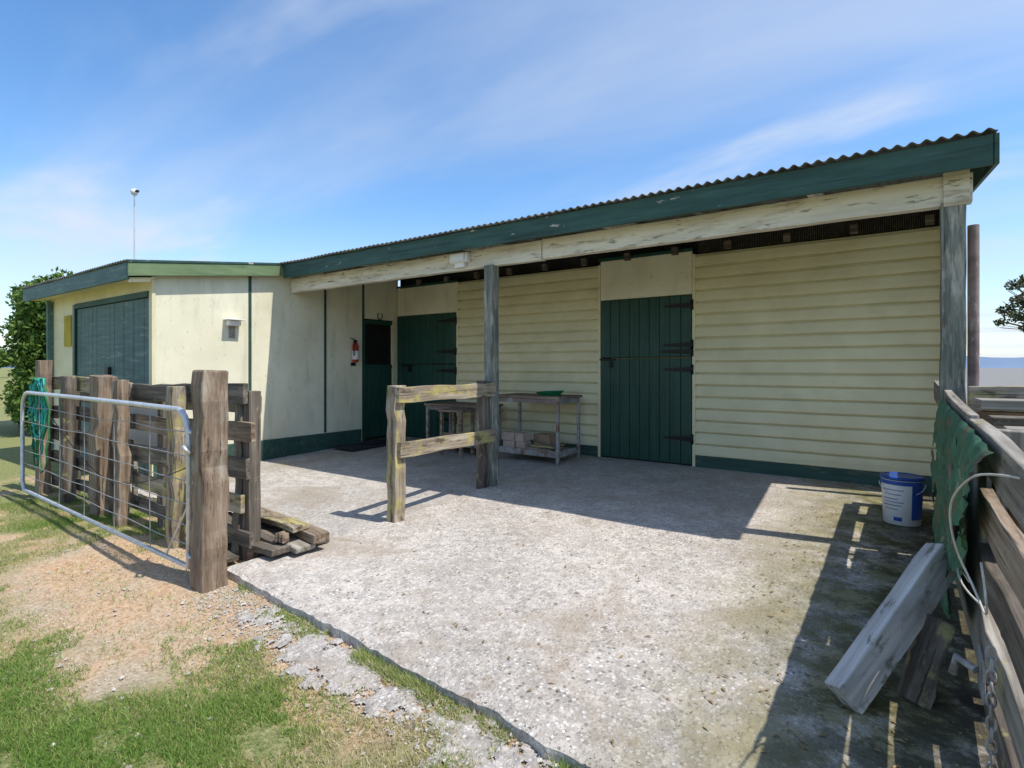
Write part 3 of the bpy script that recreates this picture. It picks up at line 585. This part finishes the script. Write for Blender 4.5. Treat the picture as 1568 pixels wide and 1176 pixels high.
# ------------------------------------------------------------ leaning beam
lb=empty('leaning_timber_beam')
board('beam',(-.17,2.48,-.085),(.165,3.0,.395),.13,.085,wood_pale,lb,up=(-.55,-.25,.9),jit=.003,bv=.006)
board('prop_block',(.05,2.72,slope(2.7)+.0),(.14,2.84,.16),.12,.10,wood_dark,lb,up=(0,1,0),jit=.006)
# ------------------------------------------------------------ vegetation
def leafcloud(name,ells,n,size,mat,par=None):
    vols=np.array([a*b*c for _,(a,b,c) in ells])**.7; vols/=vols.sum(); idx=np.random.choice(len(ells),n,p=vols)
    C=np.array([e[0] for e in ells])[idx]; R=np.array([e[1] for e in ells])[idx]
    d=np.random.randn(n,3); d/=np.linalg.norm(d,axis=1)[:,None]; r=np.random.rand(n)**.35*(.85+.3*np.random.rand(n))
    P=C+d*R*r[:,None]
    a=np.random.randn(n,3); a/=np.linalg.norm(a,axis=1)[:,None]; b_=np.cross(a,np.random.randn(n,3)); b_/=np.linalg.norm(b_,axis=1)[:,None]
    s=(size*(.6+.8*np.random.rand(n)))[:,None]; v=np.stack([P-a*s,P+b_*s*.5,P+a*s,P-b_*s*.5],1)
    me=bpy.data.meshes.new(name); me.vertices.add(n*4); me.vertices.foreach_set('co',v.ravel()); me.loops.add(n*4); me.loops.foreach_set('vertex_index',np.arange(n*4)); me.polygons.add(n); me.polygons.foreach_set('loop_start',np.arange(n)*4); me.polygons.foreach_set('loop_total',np.full(n,4)); me.update()
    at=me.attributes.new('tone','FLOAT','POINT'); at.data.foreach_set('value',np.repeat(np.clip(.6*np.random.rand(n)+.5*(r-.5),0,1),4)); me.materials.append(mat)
    return link(bpy.data.objects.new(name,me),par)
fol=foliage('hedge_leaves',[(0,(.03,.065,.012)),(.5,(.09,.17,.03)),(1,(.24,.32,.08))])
hd=empty('hedge_shrub')
Fv=Vector((-.5747,.8183,0)); Rv=Vector((.8183,.5747,0))
ells=[]
for k in range(170):
    d_=random.uniform(10.8,12.8); q=random.random(); lat=(-.878+.13*q)*d_; z=random.uniform(.1,2.55+.42*min(1,q*3))
    p=Fv*d_+Rv*lat; r_=random.uniform(.28,.5); ells.append(((p.x,p.y,z),(r_,r_,r_)))
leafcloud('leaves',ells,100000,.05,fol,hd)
for k in range(6): x=-14.3+k*.3; tube('stem_%d'%k,[(x,4.0,-.1),(x+.1,3.9,1.0),(x-.1,4.1,2.4)],.05,wood_dark,hd,smooth=True)
def tree(name,x,y,h,r,n,size,mat,gap=1.0,bare=.36):
    e=empty(name,(0,0,0)); el=[]
    def branch(p,d,L,rad,lv_):
        q=p+d*L; mid=(p+q)/2+Vector((random.uniform(-.1,.1),random.uniform(-.1,.1),0))*L
        V=[];F=[];m=7;pts_=[(p,rad),(mid,rad*.8),(q,rad*.6)]
        for c,rr in pts_:
            for k in range(m): a=2*math.pi*k/m; V.append(c+Vector((math.cos(a),math.sin(a),0))*rr)
        for i in range(2):
            for k in range(m): F.append((i*m+k,i*m+(k+1)%m,(i+1)*m+(k+1)%m,(i+1)*m+k))
        mesh('limb',V,F,wood_dark,e,smooth=True)
        if lv_==0: el.append((tuple(q),(r*.24*gap,r*.24*gap,r*.17*gap))); return
        for _ in range(3): nd=(d+Vector((random.uniform(-1,1),random.uniform(-1,1),random.uniform(-.1,.6)))*.8).normalized(); branch(q,nd,L*.68,rad*.6,lv_-1)
    branch(Vector((x,y,-.1)),Vector((0,0,1)),h*bare,r*.035,3); leafcloud('leaves',el,n,size,mat,e); return e
random.seed(21)
# small open-crowned tree right of the shed: trunk, limbs that reach each leaf clump
tr=empty('deciduous_tree'); tb_=Fv*12+Rv*12.35; el=[]
tube('trunk',[(tb_.x,tb_.y,-.1),(tb_.x-.05,tb_.y,.9),(tb_.x+.02,tb_.y,1.7)],.07,wood_dark,tr,smooth=True)
for (t_,z_,r_) in ((.893,2.15,.13),(.903,2.48,.18),(.915,2.92,.16),(.928,2.72,.22),(.922,2.28,.18),(.943,3.08,.22),(.95,2.5,.24),(.94,2.02,.15),(.965,2.85,.28),(.975,2.35,.3),(1.0,3.2,.35),(1.02,2.7,.35),(1.05,3.0,.35),(1.08,2.5,.3),(1.1,2.85,.3),(.96,2.1,.18),(1.03,3.45,.3)):
    d_=12+random.uniform(-.6,.6); p=Fv*d_+Rv*(t_*d_); el.append(((p.x,p.y,z_),(r_,r_,r_*.75)))
    mx_=(tb_+p)/2; tube('limb',[(tb_.x,tb_.y,1.55),(mx_.x,mx_.y,(1.6+z_)/2+random.uniform(0,.25)),(p.x,p.y,z_)],.018,wood_dark,tr,smooth=True,res=1)
    for _ in range(4): tube('twig',[(mx_.x,mx_.y,(1.7+z_)/2+.05),(p.x+random.uniform(-1,1)*r_,p.y+random.uniform(-1,1)*r_,z_+random.uniform(-1,1)*r_)],.006,wood_dark,tr,res=1)
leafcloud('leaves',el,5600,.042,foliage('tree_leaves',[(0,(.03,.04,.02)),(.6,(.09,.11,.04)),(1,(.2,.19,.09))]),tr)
for (x,y,h) in((-90,22,7),(-100,27,8),(-84,17,5),(-95,35,7)): tree('distant_tree',x,y,h,h*.7,3500,.3,fol,1.5,.2)
V=[];F=[];n=220
for i in range(n+1):
    a=-math.pi*.75+2*math.pi*.75*i/n; r_=900
    h=17+7*noise.noise(Vector((i*.09,0,0)))+4*noise.noise(Vector((i*.35,3,0)))
    V+=[(r_*math.sin(a),r_*math.cos(a),-5),((r_+80)*math.sin(a),(r_+80)*math.cos(a),max(2,h))]
for i in range(n): F.append((2*i,2*i+2,2*i+3,2*i+1))
mesh('distant_hills',V,F,mk('hazy_hill',[(.3,(.14,.21,.32)),(.7,(.20,.27,.38))],(.01,.01,.01),1,coord='World',bump=0),smooth=True)
# ------------------------------------------------------------ light
sd=Vector((.58,.075,1)).normalized()
sl=bpy.data.lights.new('sun','SUN'); sl.energy=5.0; sl.angle=math.radians(.5); sl.color=(1,.95,.87)
so=bpy.data.objects.new('sun',sl); so.rotation_euler=sd.to_track_quat('Z','Y').to_euler(); COL.objects.link(so)
W=bpy.data.worlds.new('World'); S.world=W; W.use_nodes=True; nt=W.node_tree; N=nt.nodes; L=nt.links; bg=N['Background']
sk=N.new('ShaderNodeTexSky'); sk.sky_type='NISHITA'; sk.sun_disc=False; sk.sun_elevation=math.asin(sd.z); sk.sun_rotation=math.atan2(sd.x,sd.y); sk.air_density=1.0; sk.dust_density=.4; sk.ozone_density=3.0
hsv=N.new('ShaderNodeHueSaturation'); hsv.inputs['Saturation'].default_value=1.18; hsv.inputs['Value'].default_value=1.5; L.new(sk.outputs[0],hsv.inputs['Color'])
tc=N.new('ShaderNodeTexCoord'); sp=N.new('ShaderNodeSeparateXYZ'); L.new(tc.outputs['Generated'],sp.inputs[0])
def mth(op,a,b_):
    m=N.new('ShaderNodeMath'); m.operation=op
    for i,q in enumerate((a,b_)):
        if isinstance(q,(int,float)): m.inputs[i].default_value=q
        else: L.new(q,m.inputs[i])
    return m.outputs[0]
zz=mth('ADD',mth('MAXIMUM',sp.outputs[2],0.0),.12)
cb=N.new('ShaderNodeCombineXYZ'); L.new(mth('DIVIDE',sp.outputs[0],zz),cb.inputs[0]); L.new(mth('DIVIDE',sp.outputs[1],zz),cb.inputs[1])
def cl(rot,sc,s,lo,hi,st,off=0):
    mp=N.new('ShaderNodeMapping'); mp.inputs['Rotation'].default_value=(0,0,rot); mp.inputs['Scale'].default_value=(*sc,1); mp.inputs['Location'].default_value=(off,off,0); L.new(cb.outputs[0],mp.inputs[0])
    n=N.new('ShaderNodeTexNoise'); n.inputs['Scale'].default_value=s; n.inputs['Detail'].default_value=8; n.inputs['Roughness'].default_value=.5; n.inputs['Distortion'].default_value=.35; L.new(mp.outputs[0],n.inputs[0])
    r=N.new('ShaderNodeMapRange'); r.interpolation_type='SMOOTHSTEP'; r.inputs[1].default_value=lo; r.inputs[2].default_value=hi; r.inputs[3].default_value=0; r.inputs[4].default_value=st; L.new(n.outputs['Fac'],r.inputs[0]); return r.outputs[0]
c1=cl(math.radians(60),(.3,1.15),.8,.42,.76,.60,3.1); c2=cl(math.radians(75),(.7,1.7),.9,.52,.78,.7,7.7)
hz=N.new('ShaderNodeMapRange'); hz.interpolation_type='SMOOTHSTEP'; hz.inputs[1].default_value=-.05; hz.inputs[2].default_value=.30; hz.inputs[3].default_value=.58; hz.inputs[4].default_value=0; L.new(sp.outputs[2],hz.inputs[0])
ct=mth('MINIMUM',mth('ADD',mth('ADD',c1,c2),hz.outputs[0]),.92)
mx=N.new('ShaderNodeMix'); mx.data_type='RGBA'; L.new(ct,mx.inputs[0]); L.new(hsv.outputs[0],mx.inputs[6]); mx.inputs[7].default_value=(5.0,5.5,6.3,1)
L.new(mx.outputs[2],bg.inputs[0]); bg.inputs[1].default_value=.15
S.view_settings.view_transform='Standard'; S.view_settings.look='None'; S.view_settings.exposure=0
# ------------------------------------------------------------ camera
cd=bpy.data.cameras.new('camera'); cd.sensor_width=36; cd.lens=36*840/1568; cd.shift_y=-26/1568; cd.clip_start=.05; cd.clip_end=5000
co=bpy.data.objects.new('camera',cd); co.location=(0,0,1.2); co.rotation_euler=(math.radians(90),0,math.radians(35.08)); COL.objects.link(co); S.camera=co
